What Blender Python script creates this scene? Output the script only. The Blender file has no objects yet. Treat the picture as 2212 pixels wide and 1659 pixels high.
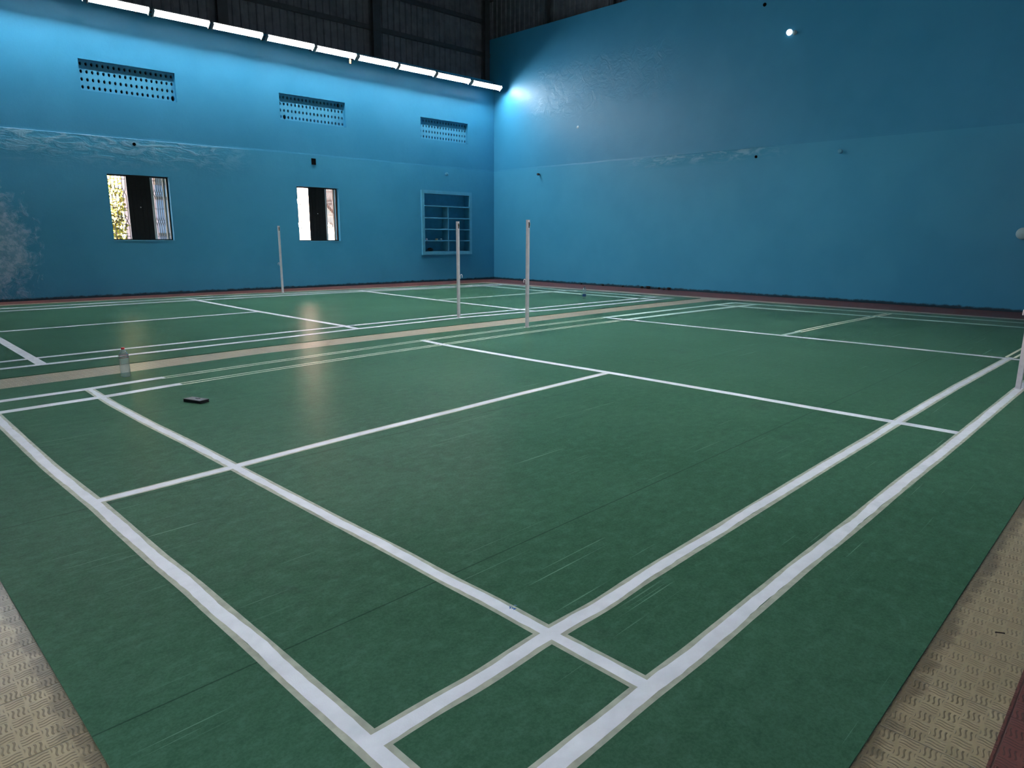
import bpy, bmesh, math, random
from mathutils import Vector, Matrix, noise as mnoise

random.seed(7)
S = bpy.context.scene
C = S.collection
PI = math.pi

# ------------------------------------------------------------------ helpers
class MB:
    """collects geometry (world coordinates) and links it as ONE mesh object"""
    def __init__(s):
        s.v = []; s.f = []; s.m = []; s.sm = []
    def add(s, vs, fs, mi=0, smooth=False):
        o = len(s.v)
        s.v += [tuple(p) for p in vs]
        for f in fs:
            s.f.append(tuple(i + o for i in f)); s.m.append(mi); s.sm.append(smooth)
    def hexa(s, p, mi=0):
        # p: 8 corners, 0-3 bottom ring, 4-7 top ring
        s.add(p, [(3, 2, 1, 0), (4, 5, 6, 7), (0, 1, 5, 4), (1, 2, 6, 5), (2, 3, 7, 6), (3, 0, 4, 7)], mi)
    def box(s, x0, x1, y0, y1, z0, z1, fn=None, mi=0):
        p = [(x0, y0, z0), (x1, y0, z0), (x1, y1, z0), (x0, y1, z0), (x0, y0, z1), (x1, y0, z1), (x1, y1, z1), (x0, y1, z1)]
        if fn: p = [fn(*q) for q in p]
        s.hexa(p, mi)
    def tube(s, pts, r, n=8, mi=0, cap=True, smooth=True):
        pts = [Vector(p) for p in pts]
        rr = r if isinstance(r, (list, tuple)) else [r] * len(pts)
        up = None; rings = []
        for i, p in enumerate(pts):
            t = (pts[min(i + 1, len(pts) - 1)] - pts[max(i - 1, 0)]).normalized()
            if up is None:
                up = Vector((0, 0, 1)) if abs(t.z) < .9 else Vector((1, 0, 0))
            a = t.cross(up).normalized(); up = a.cross(t).normalized()
            rings.append([p + (a * math.cos(2 * PI * k / n) + up * math.sin(2 * PI * k / n)) * rr[i] for k in range(n)])
        vs = [q for rg in rings for q in rg]; fs = []
        for i in range(len(pts) - 1):
            for k in range(n):
                k2 = (k + 1) % n
                fs.append((i * n + k, i * n + k2, (i + 1) * n + k2, (i + 1) * n + k))
        s.add(vs, fs, mi, smooth)
        if cap:
            s.add(rings[0], [tuple(range(n))], mi); s.add(rings[-1], [tuple(range(n - 1, -1, -1))], mi)
    def lathe(s, prof, c, n=24, mi=0, axis=None, smooth=True, caps=True):
        c = Vector(c)
        ax = Vector(axis).normalized() if axis else Vector((0, 0, 1))
        u = ax.orthogonal().normalized(); w = ax.cross(u)
        vs = []; fs = []
        for r, h in prof:
            for k in range(n):
                a = 2 * PI * k / n
                vs.append(c + ax * h + (u * math.cos(a) + w * math.sin(a)) * r)
        for i in range(len(prof) - 1):
            for k in range(n):
                k2 = (k + 1) % n
                fs.append((i * n + k, i * n + k2, (i + 1) * n + k2, (i + 1) * n + k))
        s.add(vs, fs, mi, smooth)
        if not caps: return
        if prof[0][0] > 1e-4: s.add([vs[k] for k in range(n)], [tuple(range(n - 1, -1, -1))], mi)
        if prof[-1][0] > 1e-4: s.add([vs[(len(prof) - 1) * n + k] for k in range(n)], [tuple(range(n))], mi)
    def build(s, name, mats, parent=None, bevel=0):
        me = bpy.data.meshes.new(name)
        org = Vector(parent.location) if parent else Vector((0, 0, 0))
        pp = parent.parent if parent else None
        while pp is not None:
            org = org + Vector(pp.location); pp = pp.parent
        me.from_pydata([Vector(v) - org for v in s.v], [], s.f)
        if not isinstance(mats, (list, tuple)): mats = [mats]
        for m in mats: me.materials.append(m)
        for p, mi, sm in zip(me.polygons, s.m, s.sm):
            p.material_index = mi; p.use_smooth = sm
        me.update()
        o = bpy.data.objects.new(name, me); C.objects.link(o)
        if parent: o.parent = parent
        if bevel:
            b = o.modifiers.new('bevel', 'BEVEL'); b.width = bevel; b.segments = 2; b.limit_method = 'ANGLE'
        return o

def tag(o, label=None, cat=None, group=None, kind=None):
    if label: o['label'] = label
    if cat: o['category'] = cat
    if group: o['group'] = group
    if kind: o['kind'] = kind
    return o
def empty(name, loc, label=None, cat=None, group=None, kind=None):
    o = bpy.data.objects.new(name, None); C.objects.link(o); o.location = loc
    o.empty_display_size = .1
    return tag(o, label, cat, group, kind)
def srgb(r, g, b):
    f = lambda c: (c / 255 / 12.92) if c <= 10 else ((c / 255 + .055) / 1.055) ** 2.4
    return (f(r), f(g), f(b), 1)

# ------------------------------------------------------------------ materials
class NT:
    def __init__(s, name):
        s.m = bpy.data.materials.new(name); s.m.use_nodes = True
        s.t = s.m.node_tree; s.n = s.t.nodes; s.l = s.t.links
        s.b = s.n['Principled BSDF']; s.out = s.n['Material Output']
        s._co = None
    def co(s):
        if s._co is None:
            s._co = s.n.new('ShaderNodeTexCoord').outputs['Object']
        return s._co
    def set(s, sock, v):
        if hasattr(v, 'node'): s.l.new(v, sock)
        else: sock.default_value = v
    def math(s, op, a, b=0.0, c=None, clamp=False):
        n = s.n.new('ShaderNodeMath'); n.operation = op; n.use_clamp = clamp
        s.set(n.inputs[0], a); s.set(n.inputs[1], b)
        if c is not None: s.set(n.inputs[2], c)
        return n.outputs[0]
    def sep(s, v=None):
        n = s.n.new('ShaderNodeSeparateXYZ'); s.l.new(v or s.co(), n.inputs[0]); return n.outputs
    def scale(s, sx, sy, sz, v=None):
        n = s.n.new('ShaderNodeMapping'); n.inputs['Scale'].default_value = (sx, sy, sz); s.l.new(v or s.co(), n.inputs[0]); return n.outputs[0]
    def noise(s, scale=5, detail=4, rough=.55, v=None, dist=0):
        n = s.n.new('ShaderNodeTexNoise'); n.inputs['Scale'].default_value = scale; n.inputs['Detail'].default_value = detail
        n.inputs['Roughness'].default_value = rough; n.inputs['Distortion'].default_value = dist
        s.l.new(v or s.co(), n.inputs['Vector']); return n.outputs[0]
    def ramp(s, f, a, b, va=0.0, vb=1.0):
        n = s.n.new('ShaderNodeMapRange'); n.interpolation_type = 'SMOOTHSTEP'
        s.set(n.inputs[0], f); n.inputs[1].default_value = a; n.inputs[2].default_value = b
        n.inputs[3].default_value = va; n.inputs[4].default_value = vb
        return n.outputs[0]
    def mix(s, f, a, b):
        n = s.n.new('ShaderNodeMix'); n.data_type = 'RGBA'
        s.set(n.inputs[0], f); s.set(n.inputs[6], a); s.set(n.inputs[7], b); return n.outputs[2]
    def bump(s, h, strength=.3, dist=.01, normal=None):
        n = s.n.new('ShaderNodeBump'); s.set(n.inputs['Strength'], strength); n.inputs['Distance'].default_value = dist
        s.set(n.inputs['Height'], h)
        if normal: s.l.new(normal, n.inputs['Normal'])
        return n.outputs[0]
    def fin(s, color=None, rough=None, normal=None, spec=None, metal=None):
        if color is not None: s.set(s.b.inputs['Base Color'], color)
        if rough is not None: s.set(s.b.inputs['Roughness'], rough)
        if normal is not None: s.l.new(normal, s.b.inputs['Normal'])
        if spec is not None: s.set(s.b.inputs['Specular IOR Level'], spec)
        if metal is not None: s.set(s.b.inputs['Metallic'], metal)
        return s.m

def plain(name, col, rough=.5, spec=.5, metal=0, var=.12, scale=30, bump=0):
    t = NT(name)
    n = t.noise(scale, 3)
    c = t.mix(t.ramp(n, .3, .7), tuple(x * (1 - var) for x in col[:3]) + (1,), tuple(min(1, x * (1 + var)) for x in col[:3]) + (1,))
    return t.fin(c, rough, t.bump(n, bump, .004) if bump else None, spec, metal)

def wall_paint(name, along, worn, damage=None, rough_hi=None):
    """blue wall paint; along = 0 (wall runs in x) or 1 (wall runs in y);
    worn = (from, to, depth): stretch of the wall where the plaster under the dado line is rough, rubbed and painted with pale highlights"""
    t = NT(name); xyz = t.sep(); s = xyz[along]; z = xyz[2]
    lower = t.ramp(z, 3.44, 3.45, 1, 0)
    big = t.noise(.8, 3); mid = t.noise(6, 5, .6); fine = t.noise(45, 4, .6)
    up = t.mix(t.ramp(big, .35, .65), BLUE_A, BLUE_B)
    lo = t.mix(t.ramp(big, .35, .65), BLUE_C, BLUE_D)
    col = t.mix(lower, up, lo)
    # rubbed, lumpy plaster just under the dado edge, its glossy highlights painted pale
    st = t.scale(1.0, 3.2, 3.2) if along == 0 else t.scale(3.2, 1.0, 3.2)
    wave = t.noise(2.6, 7, .62, st, .8)
    zone = t.math('MULTIPLY', t.ramp(z, 3.44 - worn[2], 3.40), lower)
    zone = t.math('MULTIPLY', zone, t.math('MULTIPLY', t.ramp(s, worn[0] - .8, worn[0] + .5), t.ramp(s, worn[1] - 1.2, worn[1] + .4, 1, 0)))
    rub_glint = t.math('MULTIPLY', zone, t.ramp(wave, .46, .62))
    col = t.mix(t.math('MULTIPLY', rub_glint, .75), col, srgb(150, 206, 230))
    h = t.math('ADD', t.math('MULTIPLY', zone, t.math('MULTIPLY', wave, 5.0)), t.math('ADD', t.math('MULTIPLY', mid, .55), t.math('MULTIPLY', fine, .12)))
    if rough_hi:
        a, b, z0, z1 = rough_hi
        zz = t.math('MULTIPLY', t.math('MULTIPLY', t.ramp(s, a, a + 1.2), t.ramp(s, b - 1.2, b, 1, 0)), t.math('MULTIPLY', t.ramp(z, z0, z0 + .5), t.ramp(z, z1 - .7, z1, 1, 0)))
        w2 = t.noise(3.4, 6, .6, None, 1.2)
        h = t.math('ADD', h, t.math('MULTIPLY', zz, t.math('MULTIPLY', w2, 3.2)))
    if damage:
        cs, cz, rs, rz = damage
        d = t.math('SQRT', t.math('ADD', t.math('POWER', t.math('DIVIDE', t.math('SUBTRACT', s, cs), rs), 2.0),
                                  t.math('POWER', t.math('DIVIDE', t.math('SUBTRACT', z, cz), rz), 2.0)))
        pn = t.noise(4.5, 8, .68, None, .5)
        dm = t.ramp(t.math('ADD', d, t.math('MULTIPLY', t.math('SUBTRACT', pn, .5), 2.4)), .55, 1.15, 1, 0)
        flake = t.ramp(t.noise(11, 7, .7), .42, .6)
        col = t.mix(t.math('MULTIPLY', dm, t.math('ADD', .35, t.math('MULTIPLY', flake, .55))), col, srgb(186, 212, 232))
        h = t.math('ADD', h, t.math('MULTIPLY', dm, t.math('MULTIPLY', pn, 3.0)))
    # dirt along the foot of the wall and scattered scuffs
    foot = t.ramp(t.math('SUBTRACT', z, t.math('MULTIPLY', t.noise(7, 5, .7), .10)), -.025, .02, 1, 0)
    col = t.mix(t.math('MULTIPLY', foot, .9), col, srgb(18, 24, 30))
    sc = t.math('MULTIPLY', t.ramp(t.noise(9, 6, .75), .70, .78), t.ramp(z, 1.6, .1))
    col = t.mix(t.math('MULTIPLY', sc, .55), col, srgb(20, 48, 64))
    rg = t.math('ADD', .34, t.math('MULTIPLY', mid, .2))
    return t.fin(col, rg, t.bump(h, .55, .012), .5)

BLUE_A = srgb(55, 147, 189); BLUE_B = srgb(61, 152, 194)
BLUE_C = srgb(64, 157, 197); BLUE_D = srgb(70, 163, 202)
M = {}
M['wall_left'] = wall_paint('blue_wall_paint_left', 0, (0, 7.2, .75), (1.95, 1.15, .62, 1.0))
M['wall_right'] = wall_paint('blue_wall_paint_right', 1, (6.6, 10.4, .32), None, (8.5, 14.6, 4.6, 6.7))
M['blue'] = plain('blue_trim_paint_lit', srgb(98, 182, 214), .4, .5, 0, .06, 8, .2)  # trim blue lightened so the shelf frame and sills look lit
M['vent_blue'] = plain('blue_vent_paint', srgb(78, 166, 204), .5, .5, 0, .06, 8, .3)
M['dim_wall'] = plain('dark_blue_wall_paint', srgb(34, 62, 84), .5, .4, 0, .06, 3)  # unseen walls, coloured dark to cut the bounced light
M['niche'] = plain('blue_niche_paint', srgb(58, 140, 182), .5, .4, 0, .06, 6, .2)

def mat_green():
    t = NT('green_vinyl'); xyz = t.sep()
    big = t.noise(.9, 4, .6); mid = t.noise(11, 7, .7, t.scale(1, 1.5, 1)); fine = t.noise(105, 4, .7)
    col = t.mix(t.ramp(big, .3, .7), srgb(53, 89, 68), srgb(60, 97, 76))
    col = t.mix(t.math('MULTIPLY', t.ramp(mid, .48, .68), .34), col, srgb(78, 114, 96))
    col = t.mix(t.math('MULTIPLY', t.ramp(mid, .50, .32), .26), col, srgb(34, 60, 48))
    stain = t.ramp(t.noise(1.7, 5, .7), .60, .70)
    col = t.mix(t.math('MULTIPLY', stain, .30), col, srgb(52, 66, 58))
    # long pale scratches running with the length of the hall
    scr = t.noise(1.0, 2, .5, t.scale(.9, 75, 1)); gate = t.noise(1.3, 2, .5, t.scale(.7, 2.2, 1))
    sm = t.math('MULTIPLY', t.ramp(scr, .67, .72), t.ramp(gate, .47, .57))
    col = t.mix(t.math('MULTIPLY', t.ramp(fine, .45, .62), .13), col, srgb(92, 124, 108)); col = t.mix(t.math('MULTIPLY', t.ramp(fine, .5, .36), .15), col, srgb(30, 52, 42))
    col = t.mix(t.math('MULTIPLY', sm, .5), col, srgb(128, 160, 142))
    # roll seams
    sy = t.math('ABSOLUTE', t.math('SUBTRACT', t.math('FRACT', t.math('DIVIDE', t.math('ADD', xyz[1], .30), 1.80)), .5))
    seam = t.ramp(sy, .4972, .4994)
    col = t.mix(t.math('MULTIPLY', seam, .6), col, srgb(24, 44, 36))
    streak = t.noise(14, 6, .65, t.scale(1, 2.4, 1))
    t.b.inputs['IOR'].default_value = 1.05
    rg = t.math('ADD', .26, t.math('MULTIPLY', mid, .08))
    h = t.math('ADD', t.math('MULTIPLY', streak, 1.0), t.math('MULTIPLY', fine, .25))
    return t.fin(col, rg, t.bump(h, .22, .004), .5)
M['green'] = mat_green()

def tile(name, ca, cb, groove, glossy):
    t = NT(name); xyz = t.sep()
    k = 1 / .05
    px = t.math('MULTIPLY', xyz[0], k); py = t.math('MULTIPLY', xyz[1], k)
    fx = t.math('FRACT', px); fy = t.math('FRACT', py)
    par = t.math('MODULO', t.math('ADD', t.math('FLOOR', t.math('ADD', px, 400.0)), t.math('FLOOR', t.math('ADD', py, 400.0))), 2.0)
    ip = t.math('SUBTRACT', 1.0, par)
    a = t.math('ADD', t.math('MULTIPLY', fx, par), t.math('MULTIPLY', fy, ip))
    b = t.math('ADD', t.math('MULTIPLY', fy, par), t.math('MULTIPLY', fx, ip))
    ph = t.math('ADD', t.math('MULTIPLY', a, 4 * 2 * PI), t.math('MULTIPLY', t.math('SINE', t.math('MULTIPLY', b, 2 * PI)), 1.3))
    w = t.math('COSINE', ph)
    ma = t.math('MULTIPLY', t.ramp(t.math('ABSOLUTE', t.math('SUBTRACT', a, .5)), .40, .48, 1, 0), t.ramp(t.math('ABSOLUTE', t.math('SUBTRACT', b, .5)), .38, .46, 1, 0))
    h = t.math('MULTIPLY', t.ramp(w, .1, .9), ma)
    tx = t.math('ABSOLUTE', t.math('SUBTRACT', t.math('FRACT', t.math('DIVIDE', t.math('ADD', xyz[0], .15), .3)), .5))
    ty = t.math('ABSOLUTE', t.math('SUBTRACT', t.math('FRACT', t.math('DIVIDE', t.math('ADD', xyz[1], .10), .3)), .5))
    jt = t.ramp(t.math('MAXIMUM', tx, ty), .490, .497)
    n = t.noise(3, 5, .65)
    col = t.mix(t.ramp(n, .3, .7), ca, cb)
    col = t.mix(t.math('MULTIPLY', h, .62), col, groove)
    col = t.mix(t.math('MULTIPLY', jt, .8), col, groove)
    # grime collected where the mats end
    g = t.ramp(t.noise(6, 5, .7), .58, .72)
    col = t.mix(t.math('MULTIPLY', g, .35), col, groove)
    eg = t.math('MAXIMUM', t.math('MULTIPLY', t.ramp(xyz[0], -.64, -.50), t.ramp(xyz[0], -.2, -.4)), t.math('MULTIPLY', t.ramp(xyz[1], -.58, -.42), t.ramp(xyz[1], .2, -.2)))
    eg = t.ramp(t.math('ADD', eg, t.math('MULTIPLY', t.math('SUBTRACT', t.noise(9, 6, .7), .5), 1.5)), .55, .85)
    col = t.mix(t.math('MULTIPLY', eg, .6), col, srgb(58, 50, 36))
    hh = t.math('SUBTRACT', t.math('MULTIPLY', h, 1.0), t.math('MULTIPLY', jt, 1.2))
    return t.fin(col, glossy, t.bump(hh, .9, .003), .5)
M['beige_tile'] = tile('beige_wavy_tile', srgb(152, 138, 110), srgb(165, 150, 119), srgb(96, 84, 62), .30)
M['red_tile'] = tile('red_wavy_tile', srgb(98, 52, 45), srgb(110, 59, 50), srgb(48, 25, 22), .55)

def paint(name, ca, cb, rough=.22, bump=.35):
    t = NT(name); n = t.noise(8, 5, .65); f = t.noise(220, 3, .6)
    col = t.mix(t.ramp(n, .3, .7), ca, cb)
    worn = t.ramp(t.noise(3.1, 4, .6), .60, .72)
    col = t.mix(t.math('MULTIPLY', worn, .3), col, srgb(160, 172, 178)); t.b.inputs['IOR'].default_value = 1.18
    return t.fin(col, rough, t.bump(t.math('ADD', f, t.math('MULTIPLY', n, 2.0)), bump, .003), .5)
M['white_line'] = paint('white_line_paint', srgb(214, 216, 224), srgb(226, 228, 236))
M['pale_line'] = paint('pale_worn_line_paint', srgb(176, 200, 188), srgb(190, 212, 200))
M['faded_line'] = paint('faded_green_line_paint', srgb(184, 212, 200), srgb(196, 222, 210))
M['tape'] = plain('masking_tape', srgb(160, 162, 148), .55, .4, 0, .15, 18, .2)
M['tape_cream'] = plain('cream_masking_tape', srgb(205, 205, 180), .5, .4, 0, .08, 18, .1)
M['sheet'] = plain('dark_roof_sheet', srgb(84, 90, 98), .6, .35, 0, .2, 4)
M['roof'] = plain('dark_roof', srgb(40, 40, 42), .7, .3, 0, .2, 4)
M['steel'] = plain('dark_painted_steel', srgb(52, 56, 62), .5, .4, 0, .15, 6)
M['post'] = plain('pale_grey_post_paint', srgb(226, 221, 225), .4, .5, 0, .06, 20, .1)
M['black'] = plain('black_board', (.004, .004, .005, 1), .6, .3, 0, .2, 10)
M['void'] = plain('hollow_dark', (.003, .003, .004, 1), .9, .1)
M['frame'] = plain('window_frame_metal', srgb(150, 138, 128), .45, .5, 0, .1)
M['grille'] = plain('iron_grille_paint', srgb(90, 80, 76), .5, .5, 0, .1)
M['reflector'] = plain('white_reflector', srgb(235, 235, 235), .5, .4, 0, .02)
M['cap'] = plain('white_end_cap', srgb(190, 190, 190), .5, .4, 0, .02)
M['outside_white'] = plain('sunlit_plaster', srgb(250, 206, 184), .8, .2, 0, .05, 2)
M['outside_mauve'] = plain('mauve_plaster', srgb(150, 132, 140), .8, .2, 0, .12, 2)
M['outside_dark'] = plain('brown_band_paint', srgb(92, 74, 68), .8, .2, 0, .1, 2)
M['painted_shade'] = plain('shade_brown', srgb(44, 33, 31), .8, .2, 0, .1, 3)  # dark brown standing in for shade on the pale building
M['ground'] = plain('dusty_ground', srgb(158, 161, 162), .9, .2, 0, .15, 1)
M['leaf'] = plain('leaf_green', srgb(140, 128, 40), .5, .4, 0, .4, 3)
M['bark'] = plain('bark', srgb(84, 66, 50), .8, .2, 0, .2, 6)
M['phone'] = plain('black_leatherette', (.006, .006, .007, 1), .45, .4, 0, .1)
M['phone_top'] = plain('dark_grey_leatherette', srgb(58, 58, 66), .45, .4, 0, .1)
M['red_cap'] = plain('red_cap_plastic', srgb(176, 12, 14), .4, .5, 0, .05)
M['dark_cap'] = plain('dark_cap_plastic', srgb(60, 56, 76), .4, .5, 0, .05)
M['red_band'] = plain('dull_red_label', srgb(128, 62, 72), .5, .4, 0, .05)
M['label_white'] = plain('pale_label', srgb(176, 180, 182), .4, .5, 0, .05)
M['label_blue'] = plain('blue_label', srgb(20, 70, 118), .4, .5, 0, .1)
M['white_plastic'] = plain('white_plastic', srgb(232, 238, 240), .4, .5, 0, .02)
M['pale_plastic'] = plain('pale_blue_plastic', srgb(190, 222, 230), .4, .5, 0, .03)
M['cream'] = plain('cream_paper', srgb(214, 208, 160), .6, .3, 0, .05)
M['orange'] = plain('orange_cloth', srgb(222, 130, 84), .7, .3, 0, .1)
M['blue_scrap'] = plain('blue_film', srgb(20, 84, 150), .3, .5, 0, .15)
M['twig'] = plain('dark_twig', srgb(28, 22, 22), .7, .3)

def emis(name, col, strength):
    t = NT(name); t.b.inputs['Emission Color'].default_value = col; t.b.inputs['Emission Strength'].default_value = strength
    t.b.inputs['Base Color'].default_value = (.8, .8, .8, 1)
    return t.m
M['tube'] = emis('lit_fluorescent_tube', (.92, .97, 1, 1), 86)
M['high_bay'] = emis('lit_high_bay_lens', (.95, .98, 1, 1), 900)
M['bulb'] = emis('lit_bulb', (.92, .98, 1, 1), 1.1)

def clear(name, tint):
    """thin clear PET: see-through with a glossy skin"""
    t = NT(name); t.n.remove(t.b)
    tr = t.n.new('ShaderNodeBsdfTransparent'); tr.inputs[0].default_value = tint
    gl = t.n.new('ShaderNodeBsdfGlossy'); gl.inputs['Roughness'].default_value = .08
    df = t.n.new('ShaderNodeBsdfTranslucent'); df.inputs[0].default_value = (.75, .82, .84, 1)
    fr = t.n.new('ShaderNodeLayerWeight'); fr.inputs['Blend'].default_value = .35
    m1 = t.n.new('ShaderNodeMixShader'); m1.inputs[0].default_value = .26
    m2 = t.n.new('ShaderNodeMixShader')
    t.l.new(tr.outputs[0], m1.inputs[1]); t.l.new(df.outputs[0], m1.inputs[2])
    t.set(m2.inputs[0], t.math('MULTIPLY', fr.outputs['Facing'], .75)); t.l.new(m1.outputs[0], m2.inputs[1]); t.l.new(gl.outputs[0], m2.inputs[2])
    t.l.new(m2.outputs[0], t.out.inputs[0])
    return t.m
M['pet'] = clear('clear_bottle_plastic', (.90, .94, .94, 1))

# ------------------------------------------------------------------ frame of the hall (metres)
XW, YW, TL, TR = 15.3395, 15.7536, -.0513, .012
nl = Vector((-TL, 1, 0)).normalized(); nr = Vector((1, -TR, 0)).normalized()
def WL(x, d, z):           # left wall: x along the hall, d into the wall, z up
    return (x + nl.x * d, YW + (x - XW) * TL + nl.y * d, z)
def WR(y, d, z):           # right (end) wall
    return (XW + (y - YW) * TR + nr.x * d, y + nr.y * d, z)
ZD = 3.445                 # dado edge
FZ = -.006                 # tile level; the tops of the mats are at 0

def wall_mesh(name, fn, s0, s1, z0, z1, holes, mats, thick=.25, dado=None, top_fn=None):
    """holes: (s0, s1, z0, z1, depth); depth >= thick goes right through"""
    def grid(hs, d_of, flip):
        ss = sorted(set([s0, s1] + [h[0] for h in hs] + [h[1] for h in hs] + ([s0 + i * .35 for i in range(1, int((s1 - s0) / .35))] if dado else [])))
        zs = sorted(set([z0, z1] + [h[2] for h in hs] + [h[3] for h in hs] + ([dado] if dado else [])))
        wob = lambda s, z: z + (.016 * mnoise.noise((s * .9, 3.1, 0)) + .006 * mnoise.noise((s * 4, 7.1, 0)) if dado and abs(z - dado) < 1e-6 else 0)
        for i in range(len(ss) - 1):
            for j in range(len(zs) - 1):
                a, b, c, e = ss[i], ss[i + 1], zs[j], zs[j + 1]
                ms, mz = (a + b) / 2, (c + e) / 2
                if any(h[0] < ms < h[1] and h[2] < mz < h[3] for h in hs): continue
                d = d_of(mz)
                p = [fn(a, d, wob(a, c)), fn(b, d, wob(b, c)), fn(b, d, wob(b, e)), fn(a, d, wob(a, e))]
                mb.add(p, [(3, 2, 1, 0) if flip else (0, 1, 2, 3)])
                if dado and abs(e - dado) < 1e-6 and not flip:
                    mb.add([fn(a, d, wob(a, e)), fn(b, d, wob(b, e)), fn(b, 0, wob(b, e) + .04), fn(a, 0, wob(a, e) + .04)], [(0, 1, 2, 3)])
    mb = MB()
    dfront = (lambda z: -.004 if dado and z < dado else 0.0)
    grid(holes, dfront, False)
    grid([h for h in holes if h[4] >= thick], lambda z: thick, True)
    for a, b, c, e, dep in holes:
        f0 = dfront((c + e) / 2); dep = min(dep, thick)
        for p, q in (((a, c), (b, c)), ((b, c), (b, e)), ((b, e), (a, e)), ((a, e), (a, c))):
            mb.add([fn(p[0], f0, p[1]), fn(q[0], f0, q[1]), fn(q[0], dep, q[1]), fn(p[0], dep, p[1])], [(0, 1, 2, 3)])
    mb.add([fn(s0, 0, z1), fn(s1, 0, z1), fn(s1, thick, z1), fn(s0, thick, z1)], [(0, 1, 2, 3)])
    mb.add([fn(s0, 0, z0), fn(s0, 0, z1), fn(s0, thick, z1), fn(s0, thick, z0)], [(0, 1, 2, 3)])
    mb.add([fn(s1, 0, z0), fn(s1, 0, z1), fn(s1, thick, z1), fn(s1, thick, z0)], [(0, 1, 2, 3)])
    o = mb.build(name, mats)
    bm = bmesh.new(); bm.from_mesh(o.data); bmesh.ops.remove_doubles(bm, verts=bm.verts, dist=1e-5); bm.to_mesh(o.data); bm.free()
    return tag(o, kind='structure')

ZM = 6.20                  # top of the masonry on the left wall
XB = -2.1                  # end wall behind the camera
YN = -2.0                  # side wall to the right of the camera
WIN = [(4.07, 5.335, 1.24, 2.675), (8.46, 9.675, 1.23, 2.64)]
VENT = [(3.775, 5.675, 4.345, 4.965), (8.14, 9.99, 4.255, 4.885), (12.47, 14.255, 4.215, 4.815)]
SHELF = (12.50, 14.25, .925, 2.645)
wall_mesh('wall_left', WL, XB, XW + .25, FZ - .1, ZM, [w + (.25,) for w in WIN] + [v + (.10,) for v in VENT] + [SHELF + (.22,)], M['wall_left'], .25, ZD)
wall_mesh('wall_right', WR, YN - .3, YW + .7, FZ - .1, 7.46, [], M['wall_right'], .25, ZD)
# walls outside the frame, with the openings that let daylight in
def WN(x, d, z): return (x, YN - d, z)
def WB(y, d, z): return (XB - d, y, z)
NEARH = [(3.9, 5.5, 1.0, 2.6), (8.4, 9.7, 1.2, 2.6)]
wall_mesh('wall_near', WN, XB - .3, XW + .2, FZ - .1, ZM, [h + (.25,) for h in NEARH], M['dim_wall'], .25)
REARH = [(-1.4, .9, FZ, 2.3)]
wall_mesh('wall_rear', WB, YN - .3, YW + 1.2, FZ - .1, 7.46, [h + (.25,) for h in REARH], M['dim_wall'], .25)

# ------------------------------------------------------------------ floor
def poly_interp(pts, t, ax=0):
    pts = sorted(pts, key=lambda p: p[ax]); o = 1 - ax
    if t <= pts[0][ax]: return pts[0][o]
    for p, q in zip(pts, pts[1:]):
        if t <= q[ax]:
            k = (t - p[ax]) / (q[ax] - p[ax]); return p[o] * (1 - k) + q[o] * k
    return pts[-1][o]
BEIGE_L = [(-2, 15.75), (1.8, 15.72), (5, 15.5), (7, 15.3), (9.95, 14.85), (12, 14.66), (14, 14.58)]   # outer edge of the thin beige course, left
BEIGE_R = [(13.82, -.69), (13.8, 1.0), (13.76, 5.6), (13.62, 7.0), (13.66, 10.2), (13.9, 14.6)]
mb = MB()
xs = [XB, 0, 2, 4, 6, 8, 10, 12, 13.9]
mb.add([(XB - .3, YN - .3, FZ - .0005), (XW + .3, YN - .3, FZ - .0005), (XW + .3, YW + 1.2, FZ - .0005), (XB - .3, YW + 1.2, FZ - .0005)], [(0, 1, 2, 3)], 1)
for a, b in zip(xs, xs[1:]):
    mb.add([(a, -.69, FZ), (b if b < 13.9 else 13.82, -.69, FZ), (b, poly_interp(BEIGE_L, b), FZ), (a, poly_interp(BEIGE_L, a), FZ)], [(0, 1, 2, 3)], 0)
fl = mb.build('floor', [M['beige_tile'], M['red_tile']]); tag(fl, kind='structure')

# ------------------------------------------------------------------ the two court mats with their lines
def resample(pts, step):
    pts = [Vector((p[0], p[1], 0)) for p in pts]
    L = [0]
    for a, b in zip(pts, pts[1:]): L.append(L[-1] + (b - a).length)
    n = max(2, int(L[-1] / step) + 1); out = []
    j = 0
    for i in range(n):
        s = L[-1] * i / (n - 1)
        while j < len(L) - 2 and L[j + 1] < s: j += 1
        k = (s - L[j]) / max(1e-9, L[j + 1] - L[j])
        out.append(pts[j] * (1 - k) + pts[j + 1] * k)
    # soften the corners of the traced line
    for _ in range(3):
        out = [out[0]] + [(out[i - 1] + out[i] * 2 + out[i + 1]) / 4 for i in range(1, len(out) - 1)] + [out[-1]]
    return out
def strip(mb, ctr, off_a, off_b, z, seed, jit):
    n = len(ctr); va = []; vb = []
    for i, p in enumerate(ctr):
        t = (ctr[min(i + 1, n - 1)] - ctr[max(i - 1, 0)]).normalized(); nn = Vector((-t.y, t.x, 0))
        ja = jit * (mnoise.noise((p.x * 3, p.y * 3, seed)) * 1.3 + .55 * mnoise.noise((p.x * 17, p.y * 17, seed + 5)))
        jb = jit * (mnoise.noise((p.x * 3, p.y * 3, seed + 9)) * 1.3 + .55 * mnoise.noise((p.x * 17, p.y * 17, seed + 13)))
        a = p + nn * (off_a + ja); b = p + nn * (off_b + jb)
        va.append((a.x, a.y, z)); vb.append((b.x, b.y, z))
    mb.add(va + vb, [(i, i + 1, n + i + 1, n + i) for i in range(n - 1)])
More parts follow.
